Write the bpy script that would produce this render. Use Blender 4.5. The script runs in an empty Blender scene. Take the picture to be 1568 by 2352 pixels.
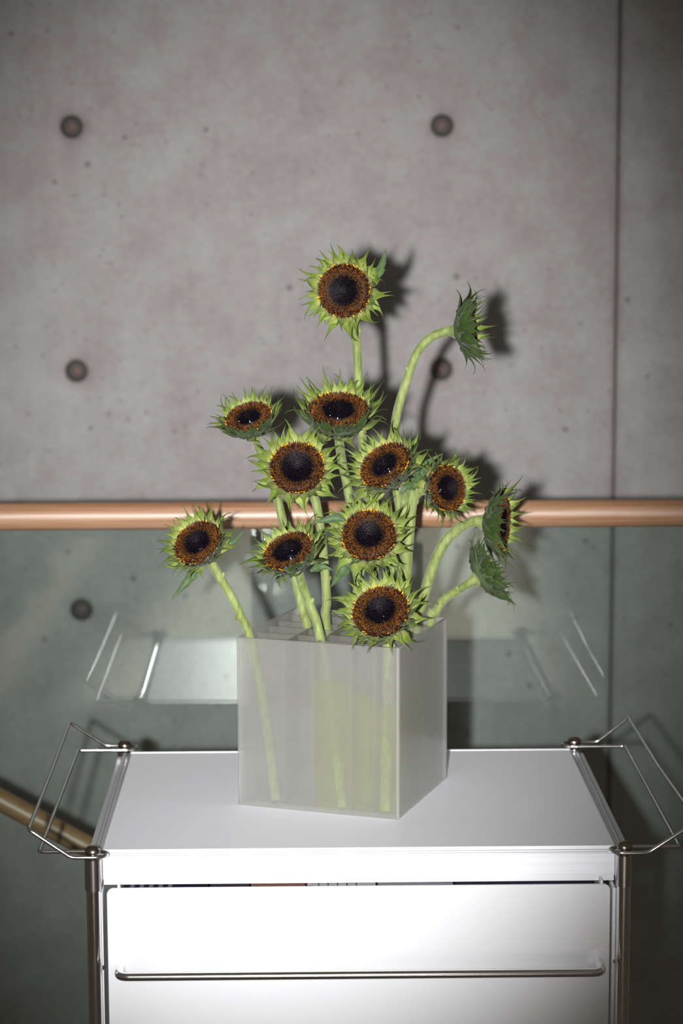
import bpy, bmesh, math, random
from mathutils import Vector, Matrix, Quaternion

SC = bpy.context.scene
COL = SC.collection
rnd = random.Random(7)
PI = math.pi

# ------------------------------------------------------------------ camera, light, exposure
W, H, F = 1568, 2352, 5287.0
CAM = Vector((-0.05273, -2.09309, 1.40666))
YAW, PITCH, ROLL = 0.017755, 0.150337, -0.003319
fwd = Vector((math.sin(YAW) * math.cos(PITCH), math.cos(YAW) * math.cos(PITCH), -math.sin(PITCH)))
r0 = Vector((math.cos(YAW), -math.sin(YAW), 0.0))
u0 = r0.cross(fwd)
right = r0 * math.cos(ROLL) + u0 * math.sin(ROLL)
up = u0 * math.cos(ROLL) - r0 * math.sin(ROLL)

cd = bpy.data.cameras.new('camera')
cam = bpy.data.objects.new('camera', cd)
COL.objects.link(cam)
cam.matrix_world = Matrix(((right.x, up.x, -fwd.x, CAM.x), (right.y, up.y, -fwd.y, CAM.y),
                           (right.z, up.z, -fwd.z, CAM.z), (0, 0, 0, 1)))
cd.sensor_fit = 'VERTICAL'
cd.sensor_height = 36.0
cd.sensor_width = 24.0
cd.lens = F * 36.0 / H
cd.clip_start = 0.05
cd.dof.use_dof = True
cd.dof.focus_distance = 2.27
cd.dof.aperture_fstop = 5.4
SC.camera = cam

world = bpy.data.worlds.new('room_glow')
SC.world = world
world.use_nodes = True
wb = world.node_tree.nodes['Background']
wb.inputs['Color'].default_value = (1.0, 0.86, 0.68, 1)
wb.inputs['Strength'].default_value = 0.08

ld = bpy.data.lights.new('camera_flash', 'SPOT')
ld.energy = 480.0
ld.color = (1.0, 0.98, 0.975)
ld.shadow_soft_size = 0.013
ld.spot_size = math.radians(35.5)
ld.spot_blend = 1.0
flash = bpy.data.objects.new('camera_flash', ld)
COL.objects.link(flash)
flash.location = CAM - right * 0.075 - up * 0.010
aim = fwd + up * 0.016 + right * 0.0
flash.scale = (.72, 1.0, 1.0)                  # upright flash head: its beam is taller than wide
flash.rotation_euler = aim.to_track_quat('-Z', 'Y').to_euler()

al = bpy.data.lights.new('added_reflection_light', 'AREA')  # added unseen lamp; its lit floor gives the pale band in the glass
al.shape = 'RECTANGLE'
al.size, al.size_y = 1.15, 4.2
al.spread = math.radians(8)
al.energy = 92.0
al.color = (1.0, .97, .90)
reflection_light = bpy.data.objects.new('added_reflection_light', al)
COL.objects.link(reflection_light)
reflection_light.location = (.155, -4.9, 2.75)
reflection_light.rotation_euler = (0, 0, math.radians(5))

vs = SC.view_settings
vs.view_transform = 'Standard'
vs.look = 'None'
vs.gamma = 1.0
vs.exposure = 0.0
vs.use_curve_mapping = False
SC.cycles.max_bounces = 14
SC.cycles.transparent_max_bounces = 64
SC.cycles.transmission_bounces = 12
SC.cycles.sample_clamp_indirect = 40.0
SC.cycles.blur_glossy = 0.3


def ray(px, py):
    return fwd + right * ((px - W / 2) / F) + up * ((H / 2 - py) / F)


def at_y(px, py, y):
    d = ray(px, py)
    return CAM + d * ((y - CAM.y) / d.y)


def at_z(px, py, z):
    d = ray(px, py)
    return CAM + d * ((z - CAM.z) / d.z)


# ------------------------------------------------------------------ helpers
class MB:
    """collects shapes that become one mesh"""

    def __init__(self):
        self.v, self.f, self.m, self.c = [], [], [], None

    def add(self, verts, faces, mi=0):
        o = len(self.v)
        self.v += [tuple(p) for p in verts]
        self.f += [tuple(i + o for i in fc) for fc in faces]
        self.m += [mi] * len(faces)
        return self

    def box(self, a, b, mi=0):
        x0, y0, z0 = a
        x1, y1, z1 = b
        return self.add([(x0, y0, z0), (x1, y0, z0), (x1, y1, z0), (x0, y1, z0),
                         (x0, y0, z1), (x1, y0, z1), (x1, y1, z1), (x0, y1, z1)],
                        [(0, 3, 2, 1), (4, 5, 6, 7), (0, 1, 5, 4), (1, 2, 6, 5), (2, 3, 7, 6), (3, 0, 4, 7)], mi)

    def tube(self, pts, rad, n=12, mi=0, closed=False):
        pts = [Vector(p) for p in pts]
        k = len(pts)
        if not isinstance(rad, (list, tuple)):
            rad = [rad] * k
        t0 = (pts[1] - pts[0]).normalized()
        a = Vector((0, 0, 1)) if abs(t0.z) < .9 else Vector((1, 0, 0))
        nrm = (a - t0 * a.dot(t0)).normalized()
        verts, faces = [], []
        for i in range(k):
            if closed:
                t = (pts[(i + 1) % k] - pts[i - 1]).normalized()
            else:
                t = (pts[min(i + 1, k - 1)] - pts[max(i - 1, 0)]).normalized()
            nrm = (nrm - t * nrm.dot(t)).normalized()
            b = t.cross(nrm)
            for j in range(n):
                an = 2 * PI * j / n
                verts.append(pts[i] + (nrm * math.cos(an) + b * math.sin(an)) * rad[i])
        for i in range(k if closed else k - 1):
            i2 = (i + 1) % k
            for j in range(n):
                j2 = (j + 1) % n
                faces.append((i * n + j, i * n + j2, i2 * n + j2, i2 * n + j))
        if not closed:
            faces.append(tuple(range(n - 1, -1, -1)))
            faces.append(tuple((k - 1) * n + j for j in range(n)))
        return self.add(verts, faces, mi)

    def lathe(self, prof, n=24, c=(0, 0, 0), mi=0):
        verts, faces = [], []
        for (r, z) in prof:
            for j in range(n):
                an = 2 * PI * j / n
                verts.append((c[0] + r * math.cos(an), c[1] + r * math.sin(an), c[2] + z))
        for i in range(len(prof) - 1):
            for j in range(n):
                j2 = (j + 1) % n
                faces.append((i * n + j, i * n + j2, (i + 1) * n + j2, (i + 1) * n + j))
        faces.append(tuple(range(n - 1, -1, -1)))
        faces.append(tuple((len(prof) - 1) * n + j for j in range(n)))
        return self.add(verts, faces, mi)

    def mesh(self, name, mats, smooth=True):
        me = bpy.data.meshes.new(name)
        me.from_pydata(self.v, [], self.f)
        for m in (mats if isinstance(mats, (list, tuple)) else [mats]):
            me.materials.append(m)
        me.polygons.foreach_set('material_index', self.m)
        if smooth:
            me.polygons.foreach_set('use_smooth', [True] * len(me.polygons))
        me.update()
        return me

    def build(self, name, mats, parent=None, smooth=True, bevel=0.0, seg=2, angle=35):
        me = self.mesh(name, mats, False)
        if bevel:
            smooth = False
            bm = bmesh.new()
            bm.from_mesh(me)
            es = [e for e in bm.edges if len(e.link_faces) == 2 and e.calc_face_angle(0) > math.radians(angle)]
            res = bmesh.ops.bevel(bm, geom=es, offset=bevel, segments=seg, profile=.5, affect='EDGES', clamp_overlap=True)
            for fc in res['faces']:
                fc.smooth = True
            bm.to_mesh(me)
            bm.free()
        if smooth:
            me.polygons.foreach_set('use_smooth', [True] * len(me.polygons))
            me.set_sharp_from_angle(angle=math.radians(40))
        return link(name, me, parent)


def link(name, me, parent=None):
    o = bpy.data.objects.new(name, me)
    COL.objects.link(o)
    if parent:
        o.parent = parent
    return o


def empty(name, loc, rz=0.0):
    o = bpy.data.objects.new(name, None)
    o.empty_display_size = .03
    COL.objects.link(o)
    o.location = loc
    o.rotation_euler = (0, 0, rz)
    return o


def tag(o, label, cat, group=None, kind=None):
    o['label'] = label
    if cat:
        o['category'] = cat
    if group:
        o['group'] = group
    if kind:
        o['kind'] = kind
    return o


def structure(o, label):
    o['kind'] = 'structure'
    o['label'] = label
    return o


def spline(pts, per=8):
    pts = [Vector(p) for p in pts]
    out = []
    P = [pts[0] * 2 - pts[1]] + pts + [pts[-1] * 2 - pts[-2]]
    for i in range(1, len(P) - 2):
        a, b, c, d = P[i - 1], P[i], P[i + 1], P[i + 2]
        for k in range(per):
            t = k / per
            out.append(.5 * ((2 * b) + (c - a) * t + (2 * a - 5 * b + 4 * c - d) * t * t + (3 * b - a - 3 * c + d) * t ** 3))
    out.append(pts[-1])
    return out


def bend(pts, r, n=6):
    """polyline with rounded corners"""
    pts = [Vector(p) for p in pts]
    out = [pts[0]]
    for i in range(1, len(pts) - 1):
        a, b, c = pts[i - 1], pts[i], pts[i + 1]
        d1, d2 = (a - b), (c - b)
        q = min(r, d1.length * .45, d2.length * .45)
        p1, p2 = b + d1.normalized() * q, b + d2.normalized() * q
        for k in range(n + 1):
            t = k / n
            out.append(p1 * (1 - t) ** 2 + b * 2 * t * (1 - t) + p2 * t * t)
    out.append(pts[-1])
    return out


# ------------------------------------------------------------------ materials
def srgb(r, g, b):
    f = lambda c: (c / 255) / 12.92 if c / 255 <= .04045 else ((c / 255 + .055) / 1.055) ** 2.4
    return (f(r), f(g), f(b), 1)


def slab_fresnel(m, ior):
    """reflection of a thin slab: both faces reflect as the outer one does"""
    geo = m.n('ShaderNodeNewGeometry')
    fr = m.n('ShaderNodeFresnel')
    m.l(m.math('ADD', m.math('MULTIPLY', geo.outputs['Backfacing'], 1 / ior - ior), ior), fr.inputs['IOR'])
    return fr


class NT:
    def __init__(self, name):
        self.mat = bpy.data.materials.new(name)
        self.mat.use_nodes = True
        self.t = self.mat.node_tree
        self.p = self.t.nodes['Principled BSDF']
        self.out = self.t.nodes['Material Output']

    def n(self, typ, **kw):
        nd = self.t.nodes.new(typ)
        for k, v in kw.items():
            if k in nd.inputs:
                nd.inputs[k].default_value = v
            else:
                setattr(nd, k, v)
        return nd

    def l(self, a, b):
        self.t.links.new(a, b)

    def coord(self, kind='Object', scale=(1, 1, 1)):
        tc = self.n('ShaderNodeTexCoord')
        mp = self.n('ShaderNodeMapping')
        mp.inputs['Scale'].default_value = scale
        self.l(tc.outputs[kind], mp.inputs['Vector'])
        return mp.outputs['Vector']

    def noise(self, vec, scale, detail=4, rough=.55):
        nd = self.n('ShaderNodeTexNoise')
        nd.inputs['Scale'].default_value = scale
        nd.inputs['Detail'].default_value = detail
        nd.inputs['Roughness'].default_value = rough
        self.l(vec, nd.inputs['Vector'])
        return nd.outputs['Fac']

    def ramp(self, fac, stops):
        nd = self.n('ShaderNodeValToRGB')
        e = nd.color_ramp.elements
        while len(e) < len(stops):
            e.new(.5)
        for i, (p, c) in enumerate(stops):
            e[i].position = p
            e[i].color = c
        self.l(fac, nd.inputs['Fac'])
        return nd.outputs['Color']

    def mix(self, fac, a, b, mode='MIX'):
        nd = self.n('ShaderNodeMix')
        nd.data_type = 'RGBA'
        nd.blend_type = mode
        for s, v in ((nd.inputs[0], fac), (nd.inputs[6], a), (nd.inputs[7], b)):
            if hasattr(v, 'is_linked'):
                self.l(v, s)
            else:
                s.default_value = v
        return nd.outputs[2]

    def math(self, op, a, b=0.0, clamp=False):
        nd = self.n('ShaderNodeMath', operation=op)
        nd.use_clamp = clamp
        for s, v in ((nd.inputs[0], a), (nd.inputs[1], b)):
            if hasattr(v, 'is_linked'):
                self.l(v, s)
            else:
                s.default_value = v
        return nd.outputs[0]

    def bump(self, h, strength=.3, dist=.001):
        nd = self.n('ShaderNodeBump')
        nd.inputs['Strength'].default_value = strength
        nd.inputs['Distance'].default_value = dist
        self.l(h, nd.inputs['Height'])
        self.l(nd.outputs['Normal'], self.p.inputs['Normal'])

    def set(self, **kw):
        for k, v in kw.items():
            k = k.replace('_', ' ')
            s = self.p.inputs[k]
            if hasattr(v, 'is_linked'):
                self.l(v, s)
            else:
                s.default_value = v
        return self


WALL_Y = 1.62
HOLES_PX = [(162, 290), (1000, 290), (180, 855), (1015, 845), (185, 1400), (1024, 1396)]
_h = [at_y(x, y, WALL_Y) for x, y in HOLES_PX]
_hx = (sum(_h[i].x for i in (0, 2, 4)) / 3, sum(_h[i].x for i in (1, 3, 5)) / 3)
HOLES = [Vector((_hx[i % 2], WALL_Y, (_h[i - i % 2].z + _h[i - i % 2 + 1].z) / 2)) for i in range(6)]


JX0 = at_y(1414, 700, WALL_Y).x


def mat_concrete():
    m = NT('concrete')
    v = m.coord('Object')
    big = m.noise(v, 2.2, 3, .5)
    mid = m.noise(v, 14, 5, .6)
    fine = m.noise(v, 95, 4, .6)
    col = m.ramp(big, [(.3, srgb(162, 158, 158)), (.7, srgb(176, 174, 175))])
    col = m.mix(.62, col, m.ramp(mid, [(.32, srgb(141, 136, 134)), (.68, srgb(182, 180, 181))]))
    col = m.mix(.35, col, m.ramp(fine, [(.3, srgb(148, 143, 142)), (.7, srgb(186, 184, 185))]))
    # vertical streaks left by the formwork
    vs_ = m.coord('Object', (9, 1, .5))
    col = m.mix(m.math('MULTIPLY', m.ramp(m.noise(vs_, 1.6, 3), [(.55, (0, 0, 0, 1)), (.75, (1, 1, 1, 1))]), .25), col, srgb(188, 185, 184))
    # air pits
    vo = m.n('ShaderNodeTexVoronoi')
    vo.inputs['Scale'].default_value = 17
    m.l(v, vo.inputs['Vector'])
    sel = m.math('GREATER_THAN', m.noise(v, 5.5, 2), .50)
    pit = m.math('MULTIPLY', m.math('LESS_THAN', vo.outputs['Distance'], .085), sel)
    vo2 = m.n('ShaderNodeTexVoronoi')
    vo2.inputs['Scale'].default_value = 42
    m.l(v, vo2.inputs['Vector'])
    sel2 = m.math('GREATER_THAN', m.noise(v, 3.1, 3), .52)
    pit = m.math('MAXIMUM', pit, m.math('MULTIPLY', m.math('LESS_THAN', vo2.outputs['Distance'], .10), sel2))
    col = m.mix(m.math('MULTIPLY', pit, .62), col, srgb(84, 78, 75))
    # damp rings round the tie holes
    geo = m.n('ShaderNodeNewGeometry')
    dmin = None
    for h in HOLES:
        nd = m.n('ShaderNodeVectorMath', operation='DISTANCE')
        m.l(geo.outputs['Position'], nd.inputs[0])
        nd.inputs[1].default_value = tuple(h)
        dmin = nd.outputs['Value'] if dmin is None else m.math('MINIMUM', dmin, nd.outputs['Value'])
    dd = m.math('ADD', dmin, m.math('MULTIPLY', m.math('SUBTRACT', mid, .5), .035))
    st = m.ramp(m.math('MULTIPLY', dd, 20), [(.38, (.9, .9, .9, 1)), (.62, (.2, .2, .2, 1)), (.9, (0, 0, 0, 1))])
    col = m.mix(m.math('MULTIPLY', st, .55), col, srgb(120, 110, 106))
    # slanting pale streak low on the wall, and a dirty edge along the joint
    sx = m.n('ShaderNodeSeparateXYZ')
    m.l(geo.outputs['Position'], sx.inputs[0])
    pa, pb = at_y(215, 1235, WALL_Y), at_y(20, 1530, WALL_Y)
    tx, tz = (pb.x - pa.x), (pb.z - pa.z)
    tl_ = math.hypot(tx, tz)
    nx_, nz_ = -tz / tl_, tx / tl_
    dl_ = m.math('ADD', m.math('MULTIPLY', sx.outputs['X'], nx_), m.math('MULTIPLY', sx.outputs['Z'], nz_))
    dl_ = m.math('ABSOLUTE', m.math('ADD', m.math('SUBTRACT', dl_, pa.x * nx_ + pa.z * nz_), m.math('MULTIPLY', m.math('SUBTRACT', mid, .5), .10)))
    stk = m.ramp(m.math('MULTIPLY', dl_, 20), [(.2, (1, 1, 1, 1)), (.75, (0, 0, 0, 1))])
    low = m.math('LESS_THAN', sx.outputs['Z'], pa.z)
    col = m.mix(m.math('MULTIPLY', m.math('MULTIPLY', stk, low), .45), col, srgb(214, 194, 184))
    jd = m.math('ABSOLUTE', m.math('SUBTRACT', sx.outputs['X'], JX0))
    js = m.ramp(m.math('MULTIPLY', m.math('ADD', jd, m.math('MULTIPLY', mid, .01)), 30), [(.15, (1, 1, 1, 1)), (.55, (0, 0, 0, 1))])
    col = m.mix(m.math('MULTIPLY', js, .35), col, srgb(118, 108, 102))
    m.set(Base_Color=col, Roughness=.85)
    m.p.inputs['Specular IOR Level'].default_value = .2
    m.bump(m.math('ADD', m.math('MULTIPLY', mid, .5), m.math('MULTIPLY', fine, .4)), .25, .002)
    return m.mat


def mat_plain(name, col, rough=.5, metal=0.0, spec=.5, bump=None):
    m = NT(name)
    m.set(Base_Color=col, Roughness=rough, Metallic=metal)
    m.p.inputs['Specular IOR Level'].default_value = spec
    if bump:
        m.bump(m.noise(m.coord('Object'), bump[0], 3), bump[1], bump[2])
    return m.mat


def mat_wood(name, c1, c2, c3):
    m = NT(name)
    g = m.noise(m.coord('Object', (3.2, 130, 130)), 1.0, 6, .62)
    g2 = m.noise(m.coord('Object', (9, 260, 260)), 1.0, 3, .6)
    col = m.ramp(g, [(.3, c1), (.5, c2), (.7, c3)])
    col = m.mix(.35, col, m.ramp(g2, [(.35, c1), (.65, c3)]))
    m.set(Base_Color=col, Roughness=.44)
    m.p.inputs['Specular IOR Level'].default_value = .85
    m.bump(g2, .15, .0006)
    return m.mat


def mat_glass():
    m = NT('clear_glass')
    m.t.nodes.remove(m.p)
    tr = m.n('ShaderNodeBsdfTransparent')
    tr.inputs['Color'].default_value = (.865, .915, .895, 1)
    gl = m.n('ShaderNodeBsdfGlossy')
    gl.inputs['Roughness'].default_value = .0
    gl.inputs['Color'].default_value = (.95, 1, .98, 1)
    fr = slab_fresnel(m, 1.52)
    mx = m.n('ShaderNodeMixShader')
    m.l(fr.outputs[0], mx.inputs[0])
    m.l(tr.outputs[0], mx.inputs[1])
    m.l(gl.outputs[0], mx.inputs[2])
    m.l(mx.outputs[0], m.out.inputs['Surface'])
    return m.mat


def mat_frost(name, clear, blur, haze, tint=(.9, .9, .88, 1), hcol=(.8, .8, .78, 1), rough=.3, diff=.42, face_ior=1.45):
    """frosted acrylic: part clear, part blurred, part milky"""
    m = NT(name)
    m.t.nodes.remove(m.p)
    tr = m.n('ShaderNodeBsdfTransparent')
    tr.inputs['Color'].default_value = tint
    rf = m.n('ShaderNodeBsdfRefraction')
    rf.inputs['Roughness'].default_value = rough
    rf.inputs['IOR'].default_value = 1.15
    rf.inputs['Color'].default_value = tint
    di = m.n('ShaderNodeBsdfDiffuse')
    di.inputs['Color'].default_value = hcol
    tl = m.n('ShaderNodeBsdfTranslucent')
    tl.inputs['Color'].default_value = hcol
    gl = m.n('ShaderNodeBsdfGlossy')
    gl.inputs['Roughness'].default_value = .22
    fr = slab_fresnel(m, face_ior)

    def mx(fac, a, b):
        nd = m.n('ShaderNodeMixShader')
        if hasattr(fac, 'is_linked'):
            m.l(fac, nd.inputs[0])
        else:
            nd.inputs[0].default_value = fac
        m.l(a, nd.inputs[1])
        m.l(b, nd.inputs[2])
        return nd.outputs[0]
    see = mx(blur / max(1e-6, clear + blur), tr.outputs[0], rf.outputs[0]) if blur > 0 else tr.outputs[0]
    milk = mx(1 - diff, di.outputs[0], tl.outputs[0])
    body = mx(haze, see, milk)
    m.l(mx(fr.outputs[0], body, gl.outputs[0]), m.out.inputs['Surface'])
    return m.mat


def mat_bract(name, base, tip, mid, fuzz):
    m = NT(name)
    tc = m.n('ShaderNodeTexCoord')
    sp = m.n('ShaderNodeSeparateXYZ')
    m.l(tc.outputs['Object'], sp.inputs[0])
    oi = m.n('ShaderNodeObjectInfo')
    col = m.ramp(sp.outputs['Y'], [(.05, base), (.4, mid), (.95, tip)])
    var = m.ramp(oi.outputs['Random'], [(0, (.78, .82, .72, 1)), (1, (1.12, 1.1, 1.0, 1))])
    col = m.mix(1.0, col, var, 'MULTIPLY')
    # veins along the leaf
    ve = m.noise(m.coord('Object', (26, 1.4, 26)), 1.0, 3)
    col = m.mix(.5, col, m.mix(1.0, col, m.ramp(ve, [(.35, (.62, .68, .5, 1)), (.62, (1.1, 1.1, 1.05, 1))]), 'MULTIPLY'))
    m.set(Base_Color=col, Roughness=.55)
    m.p.inputs['Specular IOR Level'].default_value = .3
    m.p.inputs['Sheen Weight'].default_value = fuzz
    m.p.inputs['Sheen Roughness'].default_value = .4
    m.bump(ve, .3, .004)
    return m.mat


def mat_stem():
    m = NT('stem_green')
    v = m.coord('Object')
    tc = m.n('ShaderNodeTexCoord')
    n1 = m.noise(m.coord('Object', (1, 1, .25)), 260, 3)
    n2 = m.noise(v, 22, 3)
    col = m.ramp(n2, [(.3, srgb(106, 120, 58)), (.7, srgb(136, 148, 90))])
    col = m.mix(.45, col, m.ramp(n1, [(.35, srgb(84, 100, 42)), (.65, srgb(150, 160, 108))]))
    m.set(Base_Color=col, Roughness=.6)
    m.p.inputs['Specular IOR Level'].default_value = .25
    m.p.inputs['Sheen Weight'].default_value = .35
    m.p.inputs['Sheen Roughness'].default_value = .35
    m.bump(m.noise(v, 900, 2), .4, .0008)
    return m.mat


def mat_back():
    m = NT('receptacle_green')
    v = m.coord('Object')
    n1 = m.noise(v, 9, 4)
    col = m.ramp(n1, [(.3, srgb(38, 60, 24)), (.7, srgb(76, 98, 48))])
    m.set(Base_Color=col, Roughness=.7)
    m.p.inputs['Sheen Weight'].default_value = .08
    m.p.inputs['Sheen Roughness'].default_value = .35
    m.bump(m.noise(v, 60, 2), .4, .02)
    return m.mat


def mat_attr(name, rough, spec):
    m = NT(name)
    at = m.n('ShaderNodeAttribute')
    at.attribute_name = 'Col'
    m.set(Base_Color=at.outputs['Color'], Roughness=rough)
    m.p.inputs['Specular IOR Level'].default_value = spec
    return m.mat


def mat_leaf():
    m = NT('leaf_green')
    v = m.coord('Object')
    n1 = m.noise(v, 160, 4)
    col = m.ramp(n1, [(.3, srgb(36, 60, 22)), (.7, srgb(62, 90, 36))])
    m.set(Base_Color=col, Roughness=.6)
    m.p.inputs['Sheen Weight'].default_value = .3
    m.bump(n1, .3, .001)
    return m.mat


def mat_alu(name, col, rough, aniso=True):
    m = NT(name)
    g = m.noise(m.coord('Object', (3, 400, 400)), 1.0, 3)
    m.set(Base_Color=m.mix(.5, col, m.mix(1, col, m.ramp(g, [(.3, (.86, .86, .88, 1)), (.7, (1.05, 1.05, 1.05, 1))]), 'MULTIPLY')),
          Roughness=rough, Metallic=0.0)
    return m.mat


CONC = mat_concrete()
HOLE = mat_plain('tie_hole_mortar', srgb(92, 88, 87), .95)
RUST = mat_plain('rusty_plug', srgb(132, 106, 100), .8)
JOINT = mat_plain('joint_grey', srgb(112, 104, 98), .9)  # dark grey of the backing slab seen in the panel joint
OAK = mat_wood('oak_rail', srgb(134, 94, 62), srgb(152, 114, 84), srgb(172, 140, 114))
BEECH = mat_wood('beech_rail', srgb(130, 94, 64), srgb(146, 110, 78), srgb(160, 124, 92))
GLASS = mat_glass()
CHROME = mat_plain('chrome', (.84, .83, .84, 1), .15, 1.0)
CAPMET = mat_plain('dull_nickel', (.36, .31, .27, 1), .24, 1.0)
SLEEVE = mat_plain('satin_steel', (.56, .53, .54, 1), .24, 1.0)
WHITE = mat_plain('white_enamel', srgb(224, 226, 230), .42, 0, .5)
TOPGREY = mat_plain('silver_white_laminate', srgb(238, 241, 248), .47, 0, .5)
ALU = mat_alu('pale_aluminium', srgb(240, 243, 248), .32)
RAILALU = mat_plain('grey_anodised', (.46, .48, .50, 1), .30, .25)
RUBBER = mat_plain('black_rubber', srgb(24, 24, 24), .7)
FLOOR = mat_plain('floor_screed', srgb(176, 170, 160), .6, 0, .4, (30, .2, .002))
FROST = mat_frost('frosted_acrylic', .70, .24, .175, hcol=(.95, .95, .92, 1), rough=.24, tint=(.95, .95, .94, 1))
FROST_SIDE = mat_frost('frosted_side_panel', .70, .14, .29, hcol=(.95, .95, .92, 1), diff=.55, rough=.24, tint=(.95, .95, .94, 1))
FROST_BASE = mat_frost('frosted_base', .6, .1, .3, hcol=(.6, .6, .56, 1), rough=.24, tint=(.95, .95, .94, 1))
FROST_IN = mat_frost('acrylic_partition', .9, 0, .10, face_ior=1.25, tint=(.85, .85, .82, 1), diff=.5)
WATER_CLEAR = mat_frost('clear_water', .9, 0, .075, face_ior=1.12, tint=(.95, .97, .97, 1), hcol=(.7, .74, .76, 1))
WATER_GREEN = mat_frost('greenish_water', .9, 0, .12, face_ior=1.12, tint=(.92, .95, .70, 1), hcol=(.60, .66, .26, 1))
B_IN = mat_bract('bract_inner', srgb(164, 168, 108), srgb(70, 88, 34), srgb(108, 126, 54), .04)
B_OUT = mat_bract('bract_outer', srgb(44, 60, 26), srgb(58, 76, 34), srgb(50, 70, 28), .14)
STEM = mat_stem()
BACK = mat_back()
DISC = mat_attr('disc_florets', .62, .22)
CORE = mat_attr('core_florets', .13, .22)
PETAL = mat_plain('yellow_petal', srgb(248, 178, 12), .5)
LEAF = mat_leaf()
SCAR = mat_plain('leaf_scar_brown', srgb(112, 106, 52), .7)

# ------------------------------------------------------------------ setting: concrete wall, glass, floor
JX = at_y(1414, 700, WALL_Y).x
ZB, ZT = -1.2, 2.6


def panel(x0, x1, z0, z1, holes, name, parent):
    """a cast panel, its face at WALL_Y, with round tie holes cut into it"""
    R, S = .0185, .030
    xs = sorted({x0, x1} | {round(h.x + s * S, 5) for h in holes for s in (-1, 1)})
    zs = sorted({z0, z1} | {round(h.z + s * S, 5) for h in holes for s in (-1, 1)})
    b = MB()
    for i in range(len(xs) - 1):
        for j in range(len(zs) - 1):
            cx, cz = (xs[i] + xs[i + 1]) / 2, (zs[j] + zs[j + 1]) / 2
            hh = [h for h in holes if abs(h.x - cx) < .002 and abs(h.z - cz) < .002]
            y = WALL_Y
            q = [(xs[i], y, zs[j]), (xs[i + 1], y, zs[j]), (xs[i + 1], y, zs[j + 1]), (xs[i], y, zs[j + 1])]
            if not hh:
                b.add(q, [(0, 1, 2, 3)])
                continue
            N = 32
            o, rim, bot = [], [], []
            for k in range(N):
                an = 2 * PI * k / N
                c, s = math.cos(an), math.sin(an)
                sc = 1 / max(abs(c), abs(s))
                o.append((cx + c * sc * (xs[i + 1] - xs[i]) / 2, y, cz + s * sc * (zs[j + 1] - zs[j]) / 2))
                rim.append((cx + c * R, y, cz + s * R))
                bot.append((cx + c * R * .72, y + .012, cz + s * R * .72))
            v = o + rim + bot
            fs = [(k, (k + 1) % N, N + (k + 1) % N, N + k) for k in range(N)]
            fs2 = [(N + k, N + (k + 1) % N, 2 * N + (k + 1) % N, 2 * N + k) for k in range(N)]
            b.add(v, fs, 0)
            b.add(v, fs2 + [tuple(2 * N + k for k in range(N))], 1)
    # edges of the panel
    for (xa, xb) in ((x0, x0), (x1, x1)):
        b.add([(xa, WALL_Y, z0), (xa, WALL_Y, z1), (xa, WALL_Y + .02, z1), (xa, WALL_Y + .02, z0)], [(0, 1, 2, 3)])
    o = b.build(name, [CONC, HOLE], parent, smooth=False)
    for h in holes:
        p = MB()
        p.lathe([(.0055, 0), (.0055, .003), (.004, .0042)], 14)
        po = p.build('tie_plug', RUST, o)
        po.location = (h.x, WALL_Y + .012, h.z)
        po.rotation_euler = (PI / 2, 0, 0)
    return o


wall = MB().box((-1.7, WALL_Y + .02, ZB), (1.9, WALL_Y + .16, ZT)).build('wall_back', JOINT, smooth=False)
structure(wall, 'cast grey concrete wall behind the stairwell with tie holes')
panel(-1.7, JX - .0026, ZB, ZT, HOLES, 'concrete_panel', wall)
panel(JX + .0026, 1.9, ZB, ZT, [], 'concrete_panel', wall)

GY = .5045
fl = MB().box((-2.6, -8.0, -.12), (2.6, GY + .03, 0)).build('floor', FLOOR, smooth=False)
structure(fl, 'landing floor')

# glass balustrade with its timber rail
rail_c = at_y(784, 1182, GY + .006)
RR = .0158
bal = empty('glass_balustrade', (0, GY + .006, 0))
tag(bal, 'clear greenish glass balustrade topped by a round oak handrail behind the trolley', 'balustrade')
MB().box((-1.6, -.006, .002), (1.7, .006, rail_c.z - .004)).build('glass_pane', GLASS, bal, smooth=False)
rb = MB()
rb.tube([(x, 0, rail_c.z + .0) for x in [-1.6 + .3 * k for k in range(12)]], RR, 40)
rb.build('handrail', OAK, bal)
MB().box((-1.6, -.03, 0.0), (1.7, .03, .06)).build('base_channel', RAILALU, bal, bevel=.002)

# sloping rail of the stair behind the glass, held by brackets on the glass
SY = .60
a, b_ = at_y(-150, 1757, SY), at_y(420, 2062, SY)
d = (b_ - a)
a2, b2 = a - d * 1.2, b_ + d * .9
sr = empty('stair_handrail', a2)
tag(sr, 'round beech handrail sloping down behind the glass at lower left', 'handrail')
sb = MB()
sb.tube([a2.lerp(b2, k / 12) - a2 for k in range(13)], .0132, 32)
so = sb.build('rail', BEECH, sr)
for t in (.02, .97):
    p = a2.lerp(b2, t)
    k = MB()
    k.tube(bend([p - a2 + Vector((0, 0, -.01)), p - a2 + Vector((0, 0, -.05)), Vector((p.x, GY + .0125, p.z - .05)) - a2], .02), .005, 12)
    k.build('bracket', SLEEVE, sr)

# ------------------------------------------------------------------ trolley
ZC = .770                       # height of the caps on the posts
TD = .399                       # front to back between posts
LX = .25
trolley = empty('serving_trolley', (0, TD / 2, 0))
tag(trolley, 'white trolley with chrome posts and wire handles carrying the flower vase', 'trolley')
T0 = Vector((0, TD / 2, 0))


def loc(p):
    return Vector(p) - T0


ZTOP = .7625
Y0, Y1 = .027, .388
XL, XR = -.2425, .2440
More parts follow.
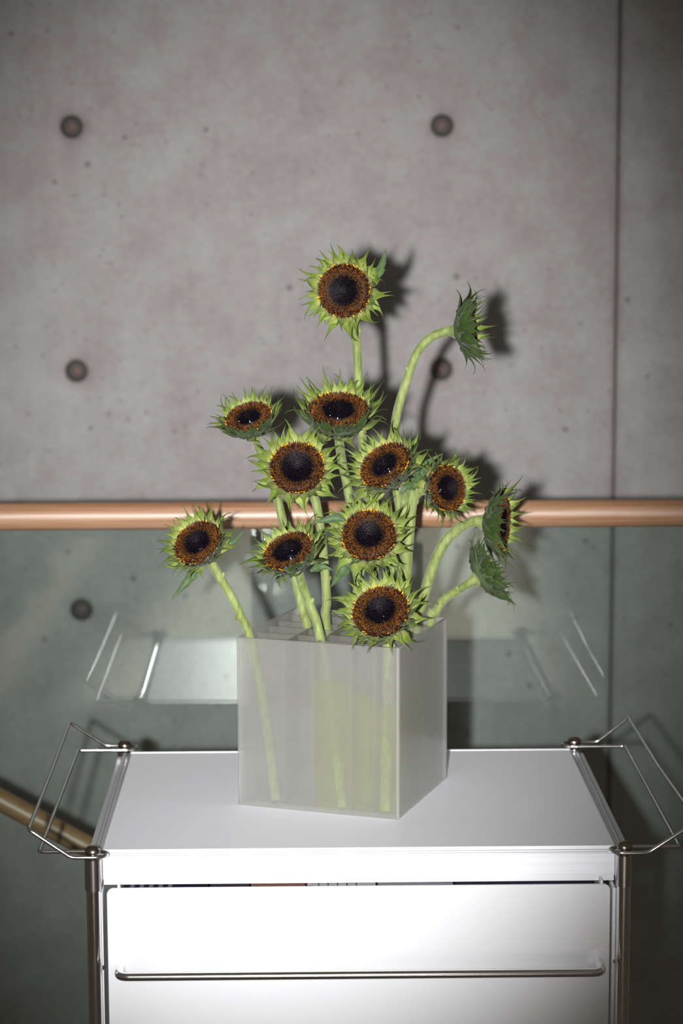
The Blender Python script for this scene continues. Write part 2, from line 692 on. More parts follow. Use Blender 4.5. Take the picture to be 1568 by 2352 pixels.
# top plate
t = MB()
t.box(loc((XL, Y0, ZTOP - .008)), loc((XR, Y1, ZTOP)))
t.build('top_panel', TOPGREY, trolley, bevel=.0008)
t = MB()
t.box(loc((XL, Y1, ZTOP - .030)), loc((XR, Y1 + .003, ZTOP + .0008)))
t.build('rear_edge', ALU, trolley, bevel=.0004)
# front apron with fine ribs along its upper edge
za = at_y(784, 2027.5, Y0 - .003).z
t = MB()
t.box(loc((XL, Y0 - .003, za)), loc((XR, Y0, ZTOP - .0075)))
t.box(loc((XL, Y0 - .0036, ZTOP - .003)), loc((XR, Y0, ZTOP + .0006)))
t.box(loc((XL, Y0 - .0036, ZTOP - .0052)), loc((XR, Y0, ZTOP - .0037)))
t.box(loc((XL, Y0 - .0036, ZTOP - .0072)), loc((XR, Y0, ZTOP - .0059)))
t.build('front_apron', ALU, trolley, bevel=.0002, seg=1)
# side rails between the posts
for s in (-1, 1):
    xi = XL if s < 0 else XR
    xo = xi + s * .0145
    t = MB()
    x0, x1 = sorted((xi, xo))
    t.box(loc((x0, .016, ZTOP - .028)), loc((x1, TD - .012, ZTOP - .0035)))
    t.box(loc((min(xi, xi + s * .0012), .016, ZTOP - .0035)), loc((max(xi, xi + s * .0012), TD - .012, ZTOP + .0008)))
    xm = (x0 + x1) / 2
    t.tube([loc((xm, y, ZTOP - .0035)) for y in (.018, .1, .2, .3, TD - .014)], .0022, 12)
    t.build('side_rail', RAILALU, trolley, bevel=.0004, seg=1)
# posts
for (x, y) in ((-LX, 0), (LX, 0), (-LX, TD), (LX, TD)):
    t = MB()
    t.tube([loc((x, y, z)) for z in (.06, .3, .5, .735)], .0069, 28)
    po = t.build('post', CHROME, trolley)
    t = MB()
    t.lathe([(.0080, 0), (.0080, .0300), (.0060, .0310), (.0058, .0345)], 28, loc((x, y, .7315)))
    t.build('sleeve', SLEEVE, po)
    t = MB()
    t.lathe([(.0060, .7655), (.0072, .7668), (.0077, .7684), (.0074, .7702), (.0062, .7722), (.0042, .7736), (.0018, .7742)], 28, loc((x, y, 0)))
    t.build('cap', CAPMET, po)
    t = MB()                                                     # caster
    t.tube([loc((x, y, .06)), loc((x, y, .048))], .011, 16)
    t.box(loc((x - .012, y - .012, .028)), loc((x - .009, y + .012, .052)))
    t.box(loc((x + .009, y - .012, .028)), loc((x + .012, y + .012, .052)))
    t.build('fork', SLEEVE, po)
    t = MB()
    t.tube([loc((x - .0085, y, .025)), loc((x + .0085, y, .025))], .025, 24)
    t.build('wheel', RUBBER, po, bevel=.002)
# upright edge strips beside the front posts, with their screws
for s in (-1, 1):
    x = at_y(234 if s < 0 else 1408, 2200, .004).x
    t = MB()
    t.box(loc((x - .0016, .004, .10)), loc((x + .0016, .030, za - .001)))
    o = t.build('edge_strip', ALU, trolley, bevel=.0004, seg=1)
    q = at_y(233 if s < 0 else 1414, 2223 if s < 0 else 2208, .003)
    t = MB()
    t.lathe([(.0030, 0), (.0028, .0014), (.0016, .0024)], 14)
    k = t.build('screw', CHROME, o)
    k.location = loc((q.x, .0042, q.z))
    k.rotation_euler = (PI / 2, 0, 0)
# lower shelf
t = MB()
t.box(loc((-.2405, .01, .10)), loc((.2405, TD - .01, .112)))
t.build('lower_shelf', WHITE, trolley, bevel=.001)
t = MB()
for y in (.0, TD):
    t.tube([loc((-LX + .006, y, .106)), loc((LX - .006, y, .106))], .005, 14)
for x in (-LX, LX):
    t.tube([loc((x, .006, .106)), loc((x, TD - .006, .106))], .005, 14)
t.build('lower_frame', CHROME, trolley)

# wire handles: a flat loop and a raised loop at either end
ZW = ZC - .0043
WR = .00185


def handle(s):
    y0, y1 = 0.0, TD
    if s < 0:
        lf, lb = at_z(88, 1961, ZW), at_z(180, 1722, ZW)
        uf, ub = at_z(163, 1971, ZW), at_z(243, 1714, ZW)
        tf, tb = at_y(65, 1905, -.008), at_y(160, 1659, TD + .006)
    else:
        lf, lb = at_z(1559, 1942, ZW), at_z(1431, 1706, ZW)
        uf, ub = at_z(1485, 1952, ZW), at_z(1370, 1703, ZW)
        tf, tb = at_y(1602, 1886, -.008), at_y(1443, 1648, TD + .006)
    x = s * LX
    # flat loop: passes behind the posts, out and round
    yf, yb = .0098, y1 - .0098
    lf.z = lb.z = ZW
    lf.y, lb.y = yf, yb
    flat = bend([(x - s * .002, yf, ZW), (lf.x, yf, ZW), (lb.x, yb, ZW), (x - s * .002, yb, ZW)], .0045)
    # raised loop
    ufy, uby = -.0098, y1 + .0098
    mid = tf.lerp(tb, .52) - Vector((0, 0, .006)) + Vector((s * .0015, 0, 0))
    raised = bend([(x - s * .002, ufy, ZW), (uf.x, ufy, ZW), tf, mid, tb, (ub.x, uby, ZW), (x - s * .002, uby, ZW)], .0045)

    # turns round the posts join the two loops
    def turn(p, q):
        p, q = Vector(p), Vector(q)
        c = (p + q) / 2
        r = (p - q).length / 2
        out = []
        for k in range(1, 12):
            an = PI * k / 12
            out.append(c + (p - c) * math.cos(an) + Vector((-s, 0, 0)) * (r * 1.15) * math.sin(an))
        return out
    ring = flat + turn(flat[-1], raised[-1]) + list(reversed(raised)) + turn(raised[0], flat[0])
    b = MB()
    b.tube([loc(p) for p in ring], WR, 12, closed=True)
    return b.build('wire_handle', CHROME, trolley)


handle(-1)
handle(1)

# drawer
DYF = .006                       # face of the drawer front
dl, dr = at_y(248, 2200, DYF), at_y(1399, 2200, DYF)
dz = at_y(784, 2036.5, DYF).z
DH = .205
dx0, dx1 = dl.x, dr.x


def rounded(x0, x1, z0, z1, r, n=6):
    out = []
    for cx, cz, a0 in ((x1 - r, z1 - r, 0), (x0 + r, z1 - r, 90), (x0 + r, z0 + r, 180), (x1 - r, z0 + r, 270)):
        for k in range(n + 1):
            an = math.radians(a0 + 90 * k / n)
            out.append((cx + r * math.cos(an), cz + r * math.sin(an)))
    return out


drawer = empty('drawer', (0, 0, 0))
drawer.parent = trolley
dd = MB()
out = rounded(dx0, dx1, dz - DH, dz, .0062)
n = len(out)
vv = [loc((x, DYF, z)) for x, z in out] + [loc((x, DYF + .003, z)) for x, z in out]
dd.add(vv, [tuple(range(n - 1, -1, -1)), tuple(range(n, 2 * n))] + [(i, (i + 1) % n, n + (i + 1) % n, n + i) for i in range(n)])
dd.build('drawer_front', WHITE, drawer, bevel=.0006, seg=2, angle=60)
bx0, bx1 = at_y(276, 2034, .04).x, at_y(1374, 2025, .04).x
BZ = dz - .030                   # floor of the drawer tray
t = MB()
t.box(loc((bx0, DYF + .003, BZ - .004)), loc((bx0 + .0022, .37, dz + .003)))
t.box(loc((bx1 - .0022, DYF + .003, BZ - .004)), loc((bx1, .37, dz + .003)))
t.box(loc((bx0 + .0022, .368, BZ - .004)), loc((bx1 - .0022, .370, dz)))
t.box(loc((bx0 + .0022, DYF + .003, BZ - .004)), loc((bx1 - .0022, .368, BZ)))
t.build('drawer_tray', WHITE, drawer)
hl, hr = at_y(263, 2248, -.024), at_y(1390, 2230, -.024)
hz = (hl.z + hr.z) / 2
t = MB()
t.tube([loc(p) for p in bend([(hl.x + .0035, DYF, hz + .001), (hl.x + .0035, -.024, hz), (hr.x - .0035, -.024, hz), (hr.x - .0035, DYF, hz + .001)], .010, 8)], .0042, 18)
t.build('drawer_handle', CHROME, drawer)

# papers lying in the drawer, seen through the slit under the apron
PAPERS = [
    (270, 478, .022, srgb(42, 42, 58), 'dark navy magazine at the left end of the open drawer slit'),
    (484, 572, .020, srgb(74, 66, 74), 'grey brown booklet beside the navy magazine in the drawer'),
    (578, 700, .021, srgb(150, 112, 100), 'pinkish brown printed cover in the middle of the drawer'),
    (716, 862, .0215, srgb(205, 205, 212), 'white leaflet with thin printed lines in the drawer'),
    (868, 1040, .0205, srgb(168, 170, 182), 'pale grey sheet right of the white leaflet in the drawer'),
    (1046, 1362, .022, srgb(64, 68, 92), 'slate blue folder at the right end of the drawer'),
]
for i, (xa, xb, th, c, lab) in enumerate(PAPERS):
    m = mat_plain('paper_cover', c, .4)
    x0, x1 = at_y(xa, 2040, .04).x, at_y(xb, 2040, .04).x
    x0, x1 = max(x0, bx0 + .004), min(x1, bx1 - .004)
    inner = mat_plain('paper_edge', srgb(214, 212, 206), .8) if i == 0 else inner
    name = ['magazine', 'booklet', 'magazine', 'leaflet', 'paper_sheet', 'folder'][i]
    root = empty(name, ((x0 + x1) / 2, .104, BZ + .0006))
    tag(root, lab, ['magazine', 'booklet', 'magazine', 'leaflet', 'paper', 'folder'][i])
    w = (x1 - x0) / 2
    MB().box((-w + .001, -.088, .0008), (w - .001, .088, th - .0008)).build('pages', inner, root, smooth=False)
    b = MB()
    b.box((-w, -.09, 0), (w, .09, .0008))
    b.box((-w, -.09, th - .0008), (w, .09, th))
    b.box((-w, -.09, .0008), (-w + .0008, .09, th - .0008))
    b.build('cover', m, root, smooth=False)
    if i in (0, 3):
        b = MB()
        for k in range(5):
            xx = -w + .006 + k * .009
            b.box((xx, -.086, th), (xx + (.0012 if i == 3 else .004), .0, th + .0002))
        b.build('printed_stripe', mat_plain('print_ink', srgb(90, 92, 110) if i == 3 else srgb(130, 130, 146), .5), root, smooth=False)

# ------------------------------------------------------------------ vase
VB = ZTOP
pl, pf, pr = at_z(546.7, 1849, VB), at_z(915, 1884, VB), at_z(1044.6, 1789, VB)
e1 = (pf - pl)
e1.z = 0
VW = e1.length
e1.normalize()
e2 = Vector((-e1.y, e1.x, 0))
VD = (pr - pf).dot(e2)
ang = math.atan2(e1.y, e1.x)
VH = at_y(541, 1464, pl.y).z - VB
TH = .0036
vase = empty('flower_vase', (pl.x, pl.y, VB + .0002), ang)
tag(vase, 'square frosted acrylic vase divided into narrow cells on the trolley top', 'vase')
g = .0002


def vbox(name, a, b, mat, bev=.0005):
    return MB().box(a, b).build(name, mat, vase, smooth=False, bevel=bev, seg=1)


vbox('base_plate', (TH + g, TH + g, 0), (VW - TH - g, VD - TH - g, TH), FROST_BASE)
vbox('wall_panel', (0, 0, 0), (VW, TH, VH), FROST)
vbox('wall_panel', (0, VD - TH, 0), (VW, VD, VH), FROST)
vbox('wall_panel', (0, TH + g, 0), (TH, VD - TH - g, VH), FROST)
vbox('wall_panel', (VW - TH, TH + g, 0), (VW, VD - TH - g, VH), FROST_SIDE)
US = [.285, .463, .70, .845]
VA = [.26, .46, .63, .86]
VBF = [.14, .32, .51, .75]
PT = .0022
for u in US:
    vbox('partition', (u * VW - PT / 2, TH + g, TH + g), (u * VW + PT / 2, VD - TH - g, VH - .003), FROST_IN, 0)
ue = [TH + PT / 2] + [u * VW for u in US] + [VW - TH - PT / 2]
cells = []
for i in range(5):
    fr = VA if i < 2 else VBF
    ve = [TH + PT / 2] + [v * VD for v in fr] + [VD - TH - PT / 2]
    for j in range(1, 5):
        vbox('partition', (ue[i] + PT / 2 + g, ve[j] - PT / 2, TH + g), (ue[i + 1] - PT / 2 - g, ve[j] + PT / 2, VH - .003), FROST_IN, 0)
    for j in range(5):
        cells.append((i, j, ue[i] + PT / 2 + g, ue[i + 1] - PT / 2 - g, ve[j] + PT / 2 + g, ve[j + 1] - PT / 2 - g))
front = [.59, .59, .75, .69, .635]
wc, wg = MB(), MB()
for (i, j, x0, x1, y0, y1) in cells:
    lv = front[i] if j == 0 else rnd.uniform(.54, .70)
    (wc if i < 2 else wg if (j < 3) else wc).box((x0 + g, y0 + g, TH + 3 * g), (x1 - g, y1 - g, TH + (VH - TH) * lv))
for mb, mt, lab in ((wc, WATER_CLEAR, 'clear water standing in the left and rear cells of the vase'),
                    (wg, WATER_GREEN, 'yellow green cloudy water in the right cells of the vase')):
    o = mb.build('water', mt, None, smooth=False)
    o.location = vase.location
    o.rotation_euler = vase.rotation_euler
    tag(o, lab, 'water', kind='stuff')
# drops clinging to the panels
dm = MB()
for k in range(26):
    px = rnd.uniform(.02, VW - .02)
    pz = rnd.uniform(.3, .95) * VH
    q = rnd.uniform(.0007, .0014)
    o = Vector((px, TH + .0009, pz))
    vs_, fs_ = [], []
    for a_ in range(5):
        th = PI * a_ / 4
        for b2_ in range(8):
            ph = 2 * PI * b2_ / 8
            vs_.append(o + Vector((q * math.sin(th) * math.cos(ph), q * .6 * math.cos(th), q * .8 * math.sin(th) * math.sin(ph))))
    for a_ in range(4):
        for b2_ in range(8):
            fs_.append((a_ * 8 + b2_, a_ * 8 + (b2_ + 1) % 8, (a_ + 1) * 8 + (b2_ + 1) % 8, (a_ + 1) * 8 + b2_))
    dm.add(vs_, fs_)
dr_ = dm.build('water_drop', WATER_CLEAR, vase)
dr_['kind'] = 'stuff'

# ------------------------------------------------------------------ sunflowers
BR_N = 8


def width_profile(t, kind):
    if kind == 0:       # inner: narrow base, slim tail
        ks = [(0, .70), (.15, .98), (.3, .95), (.42, .62), (.54, .30), (.68, .15), (.85, .07), (1, .02)]
    elif kind == 1:
        ks = [(0, .75), (.15, 1), (.28, .95), (.38, .66), (.50, .32), (.66, .15), (.85, .07), (1, .02)]
    else:
        ks = [(0, .8), (.16, 1.05), (.30, 1.0), (.42, .68), (.54, .34), (.68, .16), (.85, .075), (1, .02)]
    for (a, wa), (b, wb_) in zip(ks, ks[1:]):
        if t <= b:
            return wa + (wb_ - wa) * (t - a) / (b - a)
    return .02


def bract_mesh(kind, L, Wd, curl, side, cup, twist):
    """leaf-like scale: base at origin, grows along +Y, upper face +Z"""
    ts = [0, .12, .25, .38, .5, .6, .7, .8, .9, 1]
    top, bot, fs, mi = [], [], [], []
    p = Vector((0, 0, 0))
    th, sd = 0.0, 0.0
    prev = 0
    for t in ts:
        dt = t - prev
        prev = t
        th += curl * dt * (0.15 + 1.6 * t * t)
        sd += side * dt * (0.1 + 1.9 * t * t)
        p = p + Vector((math.sin(sd) * math.cos(th), math.cos(sd) * math.cos(th), math.sin(th))) * (L * dt)
        w = width_profile(t, kind) * Wd / 2
        up_ = Vector((0, -math.sin(th), math.cos(th)))
        sv = Vector((math.cos(sd), -math.sin(sd), 0))
        q = Quaternion((0, 1, 0), twist * t)
        sv = q @ sv
        for x in (-1, 0, 1):
            c = p + sv * (w * x) + up_ * (cup * w * (abs(x) - .45))
            top.append(c + up_ * .006)
            bot.append(c - up_ * .010 * (1.1 - .8 * t))
    n = len(ts)
    N = 3 * n
    for i in range(n - 1):
        for j in range(2):
            k = i * 3 + j
            fs.append((k, k + 1, k + 4, k + 3)); mi.append(0)
            fs.append((N + k, N + k + 3, N + k + 4, N + k + 1)); mi.append(1)
        for j, s in ((0, 1), (2, -1)):
            k = i * 3 + j
            fc = (k, k + 3, N + k + 3, N + k)
            fs.append(fc if s > 0 else fc[::-1]); mi.append(1)
    b = MB()
    b.v = [tuple(v) for v in top + bot]
    b.f, b.m = fs, mi
    return b.mesh('bract', [B_IN, B_OUT])


rb_ = random.Random(21)
BRACTS = {0: [], 1: [], 2: []}
for k in range(BR_N):
    BRACTS[0].append(bract_mesh(0, rb_.uniform(.62, .84), rb_.uniform(.25, .32), rb_.uniform(-1.3, .4), rb_.uniform(-1.0, 1.0), .4, rb_.uniform(-.5, .5)))
    BRACTS[1].append(bract_mesh(1, rb_.uniform(.82, 1.15), rb_.uniform(.34, .44), rb_.uniform(-2.0, .6), rb_.uniform(-1.3, 1.3), .36, rb_.uniform(-.8, .8)))
    BRACTS[2].append(bract_mesh(2, rb_.uniform(.85, 1.25), rb_.uniform(.42, .54), rb_.uniform(-2.4, .9), rb_.uniform(-1.5, 1.5), .34, rb_.uniform(-.9, .9)))


def disc_z(r):
    # hollow middle, swollen rim
    if r < .8:
        k = r / .8
        return -.17 + .25 * (k * k * (3 - 2 * k))
    k = (r - .8) / .22
    return .08 - .13 * k * k


def disc_meshes(seed, core):
    q = random.Random(seed)
    base = MB()
    base.lathe([(1.0 * k / 14 + 1e-4, disc_z(k / 14)) for k in range(0, 15)] + [(1.0, -.2)], 40)
    bm_ = base.mesh('seed_disc', [DISC])
    ca = bm_.color_attributes.new('Col', 'FLOAT_COLOR', 'POINT')
    for i, v in enumerate(bm_.vertices):
        r = math.hypot(v.co.x, v.co.y)
        ca.data[i].color = (.006, .004, .006, 1) if r < core else (.03, .010, .003, 1)
    N = 1900
    sets = {'core_florets': ([], [], []), 'ring_florets': ([], [], [])}
    for i in range(N):
        r = math.sqrt((i + .5) / N)
        an = i * 2.399963
        r_ = r * 1.0
        x, y = r_ * math.cos(an) + q.uniform(-.011, .011), r_ * math.sin(an) + q.uniform(-.011, .011)
        inner = r < core + q.uniform(-.07, .07)
        V, Fc, Cc = sets['core_florets' if inner else 'ring_florets']
        z = disc_z(r_)
        sl = (disc_z(min(1.02, r_ + .02)) - disc_z(max(0, r_ - .02))) / .04
        nrm = Vector((-sl * math.cos(an), -sl * math.sin(an), 1)).normalized()
        rim = max(0, (r - .80) / .2)
        if inner:
            h, w = q.uniform(.05, .085), .0225
            c = q.uniform(.5, 1.3)
            cb = (.0015 * c, .0012 * c, .002 * c, 1)
            ct = (.006 * c, .0045 * c, .008 * c, 1)
            lean = q.uniform(-.45, .45)
        else:
            mid_ = min(1, (r - core) / .30)
            h, w = q.uniform(.05, .085) + .05 * rim * q.random(), .0225
            dark = q.random() < .38 + .30 * rim
            tws = .35 if dark else .85
            if dark:
                ct = (.012, .006, .006, 1)
                cb = (.035, .012, .004, 1)
                h *= 1.5
            else:
                c = q.uniform(.65, 1.25) * (.30 + .70 * mid_)
                ct = (.200 * c, .072 * c, .0085 * c, 1)
                cb = (.06 * c, .018 * c, .003 * c, 1)
            lean = .35 * rim + q.uniform(-.2, .2)
        ax = (nrm + Vector((math.cos(an), math.sin(an), 0)) * lean + Vector((q.uniform(-.15, .15), q.uniform(-.15, .15), 0))).normalized()
        s1 = ax.orthogonal().normalized()
        s2 = ax.cross(s1)
        o = Vector((x, y, z - .01))
        k0 = len(V)
        for k in range(4):
            a_ = PI / 2 * k + an
            V.append(o + (s1 * math.cos(a_) + s2 * math.sin(a_)) * w)
            Cc.append(cb)
        tw = tws if not inner else .45
        for k in range(4):
            a_ = PI / 2 * k + an
            V.append(o + ax * (h + q.uniform(-.016, .016)) + (s1 * math.cos(a_) + s2 * math.sin(a_)) * w * tw)
            Cc.append(ct)
        for k in range(4):
            k2 = (k + 1) % 4
            Fc.append((k0 + k, k0 + k2, k0 + 4 + k2, k0 + 4 + k))
        Fc.append((k0 + 4, k0 + 5, k0 + 6, k0 + 7))
    out = {'seed_disc': bm_}
    for nm, (V, Fc, Cc) in sets.items():
        me = bpy.data.meshes.new(nm)
        me.from_pydata([tuple(v) for v in V], [], Fc)
        me.materials.append(CORE if nm[0] == 'c' else DISC)
        ca = me.color_attributes.new('Col', 'FLOAT_COLOR', 'POINT')
        ca.data.foreach_set('color', [c for col in Cc for c in col])
        out[nm] = me
    return out


DISCS = [disc_meshes(3, .58), disc_meshes(5, .63), disc_meshes(9, .55)]


def petals_mesh(seed):
    q = random.Random(seed)
    b = MB()
    an = q.uniform(0, 6)
    for k in range(24):
        an += q.choice([.09, .11, .13, .35, .8])
        r = q.uniform(.97, 1.02)
        L, w = q.uniform(.09, .19), q.uniform(.026, .05)
        c, s = math.cos(an), math.sin(an)
        o = Vector((c * r, s * r, -.03))
        up_ = Vector((c * .45, s * .45, .9)).normalized()
        sd = Vector((-s, c, 0))
        outw = Vector((c, s, 0)) * .012
        vs_ = []
        for t, ww in ((0, .6), (.45, 1), (.85, .7), (1, .25)):
            p = o + up_ * (L * t)
            vs_ += [p - sd * w * ww + outw, p + sd * w * ww + outw, p + sd * w * ww - outw, p - sd * w * ww - outw]
        fs_ = []
        for i in range(3):
            for j in range(4):
                fs_.append((i * 4 + j, i * 4 + (j + 1) % 4, i * 4 + 4 + (j + 1) % 4, i * 4 + 4 + j))
        fs_.append((12, 13, 14, 15))
        b.add(vs_, fs_)
    return b.mesh('ray_petals', [PETAL])


PETALS = [petals_mesh(k) for k in (2, 4, 8)]


def head_mesh():
    b = MB()
    b.lathe([(.10, -.78), (.20, -.74), (.32, -.68), (.52, -.60), (.78, -.50), (.93, -.36), (.99, -.24), (1.0, -.22), (.9, -.21)], 32)
    return b.mesh('flower_head', [BACK])


HEAD = head_mesh()


def leaf_build(name, parent, root, pts, wd, mat=LEAF, nrm=None, fold=.35):
    """blade along a curve of points"""
    c = spline(pts, 5)
    n = len(c)
    top, bot, fs = [], [], []
    for i, p in enumerate(c):
        t = i / (n - 1)
        tg = (c[min(i + 1, n - 1)] - c[max(i - 1, 0)]).normalized()
        nv = (nrm or (CAM - p).normalized())
        sv = tg.cross(nv).normalized()
        nv = sv.cross(tg)
        w = wd / 2 * max(.03, min(1, (t / .28) ** .8 if t < .28 else 1) * (1 - ((t - .28) / .72) ** 1.7 if t > .28 else 1) + .10 * (t < .1))
        w *= 1 + .10 * math.sin(t * 23)
        for x in (-1, -.5, 0, .5, 1):
            q = p + sv * (w * x) - nv * (fold * w * (1 - abs(x))) - root
            top.append(q + nv * .0003)
            bot.append(q - nv * .0003)
    N = len(top)
    for i in range(n - 1):
        for j in range(4):
            k = i * 5 + j
            fs.append((k, k + 1, k + 6, k + 5))
            fs.append((N + k, N + k + 5, N + k + 6, N + k + 1))
        for j in (0, 4):
            k = i * 5 + j
            fs.append((k, k + 5, N + k + 5, N + k))
    b = MB()
    b.add(top + bot, fs)
    return b.build(name, mat, parent)


def sunflower(label, head, Rpx, tilt, direction, Y, stem, base, leaves=(), seed=0, r_stem=.0047, spin=None, scars=2, stretch=1.0, close=0):
    """head: disc centre in the photo's frame at depth Y; stem: (px, py, Y) from the head down; base: last point"""
    q = random.Random(100 + seed)
    hc = at_y(head[0], head[1], Y)
    dist = (hc - CAM).dot(fwd)
    R = Rpx * dist / F
    tc = (CAM - hc).normalized()
    rx = (right - tc * right.dot(tc)).normalized()
    ry = tc.cross(rx)
    th, dr = math.radians(tilt), math.radians(direction)
    nz = (tc * math.cos(th) + (rx * math.cos(dr) + ry * math.sin(dr)) * math.sin(th)).normalized()
    back = hc - nz * (R * .70)
    pts = [back, back - nz * (R * .38)] + [at_y(*p) for p in stem]
    bp = base
    root = empty('sunflower', bp)
    tag(root, label, 'flower', 'sunflowers in the acrylic vase')
    cur = spline(pts + [bp], 7)
    L = len(cur)
    rad = []
    for i in range(L):
        t = i / (L - 1)
        r = r_stem * (1.0 - .05 * t)
        if i < 7:
            r = r_stem + (R * .34 - r_stem) * (1 - i / 7) ** 2
        rad.append(r * (1 + .012 * math.sin(i * 1.7 + seed)))
    sm = MB()
    sm.tube([p - bp for p in cur], rad, 16)
    st = sm.build('stem', STEM, root)
    for k in range(scars):
        i = int(L * q.uniform(.25, .5)) if k == 0 else int(L * q.uniform(.55, .92))
        p = cur[i]
        tg = (cur[i + 1] - cur[i - 1]).normalized()
        sd = (rx * q.choice((-1, 1)) + tc * q.uniform(.0, .8))
        sd = (sd - tg * sd.dot(tg)).normalized()
        b = MB()
        o = p + sd * rad[i] * .75 - bp
        b.tube([o, o + sd * .0013 + Vector((0, 0, .0010)), o + sd * .0020 + Vector((0, 0, .0026))], [.0030, .0022, .0012], 10)
        b.build('leaf_scar', SCAR if k else STEM, st)
    # head
    zx = nz.orthogonal().normalized()
    zy = nz.cross(zx)
    sp = q.uniform(0, 2 * PI) if spin is None else spin
    xx = zx * math.cos(sp) + zy * math.sin(sp)
    yy = nz.cross(xx)
    M = Matrix(((xx.x, yy.x, nz.x, 0), (xx.y, yy.y, nz.y, 0), (xx.z, yy.z, nz.z, 0), (0, 0, 0, 1)))
    hd = link('flower_head', HEAD, root)
    hd.matrix_local = Matrix.Translation(hc - bp) @ M @ Matrix.Scale(R, 4)
    D = DISCS[seed % 3]
    link('seed_disc', D['seed_disc'], hd)
    for nm in ('core_florets', 'ring_florets'):
        link(nm, D[nm], hd)['kind'] = 'stuff'
    link('ray_petals', PETALS[(seed // 2) % 3], hd)['kind'] = 'stuff'
    rows = ((0, 25, 1.02, -.10, 56, 11), (1, 23, 1.03, -.20, 44, 15), (2, 16, .96, -.40, 30, 26), (3, 11, .84, -.52, 52, 18))
    for kind, cnt, r, z, el, var in rows:
        for k in range(cnt):
            an = 2 * PI * (k + .5 * (kind % 2) + q.uniform(-.28, .28)) / cnt
            e = math.radians(el + close + q.uniform(-var, var))
            o = link('bract', q.choice(BRACTS[min(kind, 2)]), hd)
            # +Y of the bract points outward and up by e, +Z stays on the inner (face) side
            ca, sa = math.cos(an), math.sin(an)
            yv = Vector((ca * math.cos(e), sa * math.cos(e), math.sin(e)))
            xv = Vector((sa, -ca, 0))
            zv = xv.cross(yv)
            s = q.uniform(.88, 1.14) * stretch * (.72 if kind == 3 else 1)
            m3 = Matrix(((xv.x, yv.x, zv.x, 0), (xv.y, yv.y, zv.y, 0), (xv.z, yv.z, zv.z, 0), (0, 0, 0, 1)))
            roll = Matrix.Rotation(q.uniform(-.25, .25), 4, 'Y')
            o.matrix_local = Matrix.Translation((ca * r, sa * r, z)) @ m3 @ roll @ Matrix.Scale(s, 4)
    for lf in leaves:
        lp, wd = lf[0], lf[1]
        leaf_build('leaf', root, bp, [at_y(*p) for p in lp], wd, fold=lf[2] if len(lf) > 2 else .35)
    return root


def in_vase(u, v, z=TH + .002):
    p = pl + e1 * (u * VW) + e2 * (v * VD)
    return Vector((p.x, p.y, VB + z))


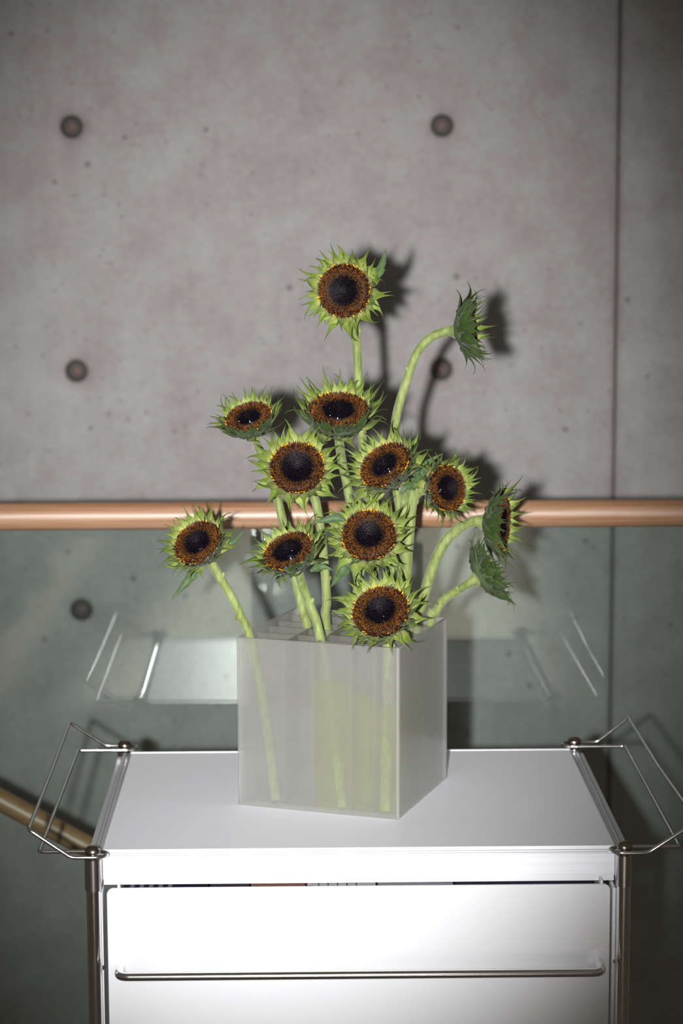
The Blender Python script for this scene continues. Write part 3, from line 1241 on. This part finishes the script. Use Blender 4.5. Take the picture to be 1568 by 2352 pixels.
SF = [
    dict(label='tallest sunflower at the very top, facing straight ahead', head=(790, 668), Rpx=59, tilt=15, direction=180, Y=.24,
         stem=[(816, 742, .262), (820, 810, .264), (824, 890, .264), (836, 1060, .262), (858, 1250, .258), (862, 1400, .256)], base=in_vase(.76, .63),
         leaves=[(((866, 645, .235), (872, 622, .232), (880, 598, .23), (886, 570, .228)), .0085)]),
    dict(label='sunflower on an arched stem at upper right, seen in profile facing right', head=(1082, 755), Rpx=56, tilt=86, close=14, direction=6, Y=.25,
         stem=[(985, 778, .25), (955, 815, .252), (932, 880, .254), (908, 970, .256), (908, 1090, .262), (922, 1220, .264), (922, 1380, .262)], base=in_vase(.92, .62)),
    dict(label='sunflower at upper left, tipped back and facing up left', head=(571, 960), Rpx=52, tilt=53, direction=107, Y=.23, close=12,
         stem=[(598, 1040, .262), (626, 1110, .268), (645, 1180, .268), (668, 1290, .262), (692, 1390, .256), (712, 1465, .252)], base=in_vase(.58, .24)),
    dict(label='upper middle sunflower below the tallest one, its wide disc facing up', head=(777, 945), Rpx=67, tilt=54, direction=91, Y=.23, close=14,
         stem=[(785, 1060, .268), (798, 1120, .268), (812, 1210, .262), (826, 1330, .252), (832, 1420, .246)], base=in_vase(.745, .40)),
    dict(label='sunflower left of centre with round disc, above the oak rail', head=(682, 1074), Rpx=60, tilt=22, direction=95, Y=.20,
         stem=[(718, 1135, .236), (732, 1190, .238), (744, 1290, .236), (750, 1380, .234), (752, 1455, .232)], base=in_vase(.60, .42)),
    dict(label='sunflower right of centre above the rail, its oval disc turned up left', head=(884, 1069), Rpx=60, tilt=47, direction=127, Y=.19,
         stem=[(930, 1130, .236), (925, 1190, .24), (905, 1290, .238), (898, 1400, .236)], base=in_vase(.93, .40),
         leaves=[(((938, 1062, .20), (952, 1082, .20), (960, 1098, .202), (958, 1112, .204)), .009)]),
    dict(label='ragged sunflower right of centre turned right, its left bracts dark and shrivelled', head=(1026, 1121), Rpx=51, tilt=38, direction=8, Y=.21, close=14,
         stem=[(965, 1124, .24), (945, 1150, .243), (938, 1215, .244), (932, 1300, .244), (930, 1400, .242)], base=in_vase(.93, .60),
         r_stem=.0066, leaves=[(((968, 1118, .215), (950, 1112, .212), (932, 1118, .21), (918, 1136, .21)), .012),
                               (((965, 1110, .215), (968, 1085, .214), (985, 1060, .212), (1016, 1042, .212)), .008)]),
    dict(label='sunflower at right edge of the bunch, turned right so only a sliver of disc shows', head=(1151, 1202), Rpx=60, tilt=77, close=8, direction=-4, Y=.22,
         stem=[(1050, 1216, .245), (1015, 1255, .247), (988, 1320, .249), (968, 1390, .25), (955, 1450, .25)], base=in_vase(.94, .72), r_stem=.0056),
    dict(label='lowest sunflower on the right, bent over with its green back showing', head=(1124, 1312), Rpx=53, tilt=102, direction=30, Y=.25, stretch=.92,
         stem=[(1048, 1358, .255), (1018, 1378, .257), (1000, 1408, .26), (988, 1440, .262)], base=in_vase(.93, .84)),
    dict(label='leftmost sunflower, crossing the rail, with a leaf hanging under it', head=(454, 1247), Rpx=55, tilt=40, direction=127, Y=.165, close=8,
         stem=[(500, 1318, .187), (530, 1368, .19), (553, 1415, .192), (574, 1465, .194), (606, 1620, .193)], base=at_z(634, 1838, VB + TH + .002),
         leaves=[(((455, 1298, .182), (440, 1322, .18), (422, 1345, .178), (392, 1380, .174)), .0105),
                 (((515, 1250, .17), (530, 1248, .17), (545, 1238, .17), (560, 1217, .17)), .006)]),
    dict(label='sunflower second from left at rail height, disc tipped up left', head=(662, 1267), Rpx=57, tilt=49, direction=116, Y=.155, close=10,
         stem=[(694, 1345, .182), (712, 1390, .183), (734, 1458, .181), (762, 1640, .178)], base=at_z(786, 1854, VB + TH + .002),
         leaves=[(((712, 1312, .165), (728, 1304, .163), (745, 1302, .162), (764, 1310, .162)), .008)]),
    dict(label='central sunflower just below the oak rail, with a dark leaf hanging at its lower left', head=(847, 1229), Rpx=60, tilt=24, direction=98, Y=.165,
         stem=[(832, 1296, .198), (822, 1340, .2), (818, 1400, .2), (822, 1470, .2)], base=in_vase(.745, .22),
         leaves=[(((812, 1292, .17), (796, 1296, .168), (782, 1315, .166), (760, 1348, .162)), .0175),
                 (((792, 1196, .165), (772, 1190, .164), (748, 1194, .164), (712, 1202, .164)), .0095)]),
    dict(label='lowest middle sunflower hanging over the front rim of the vase', head=(874, 1404), Rpx=63, tilt=33, direction=110, Y=.118,
         stem=[(893, 1492, .146), (891, 1560, .149), (888, 1680, .150)], base=at_z(884, 1864, VB + TH + .002), r_stem=.0056),
]
for i, kw in enumerate(SF):
    sunflower(seed=i, **kw)
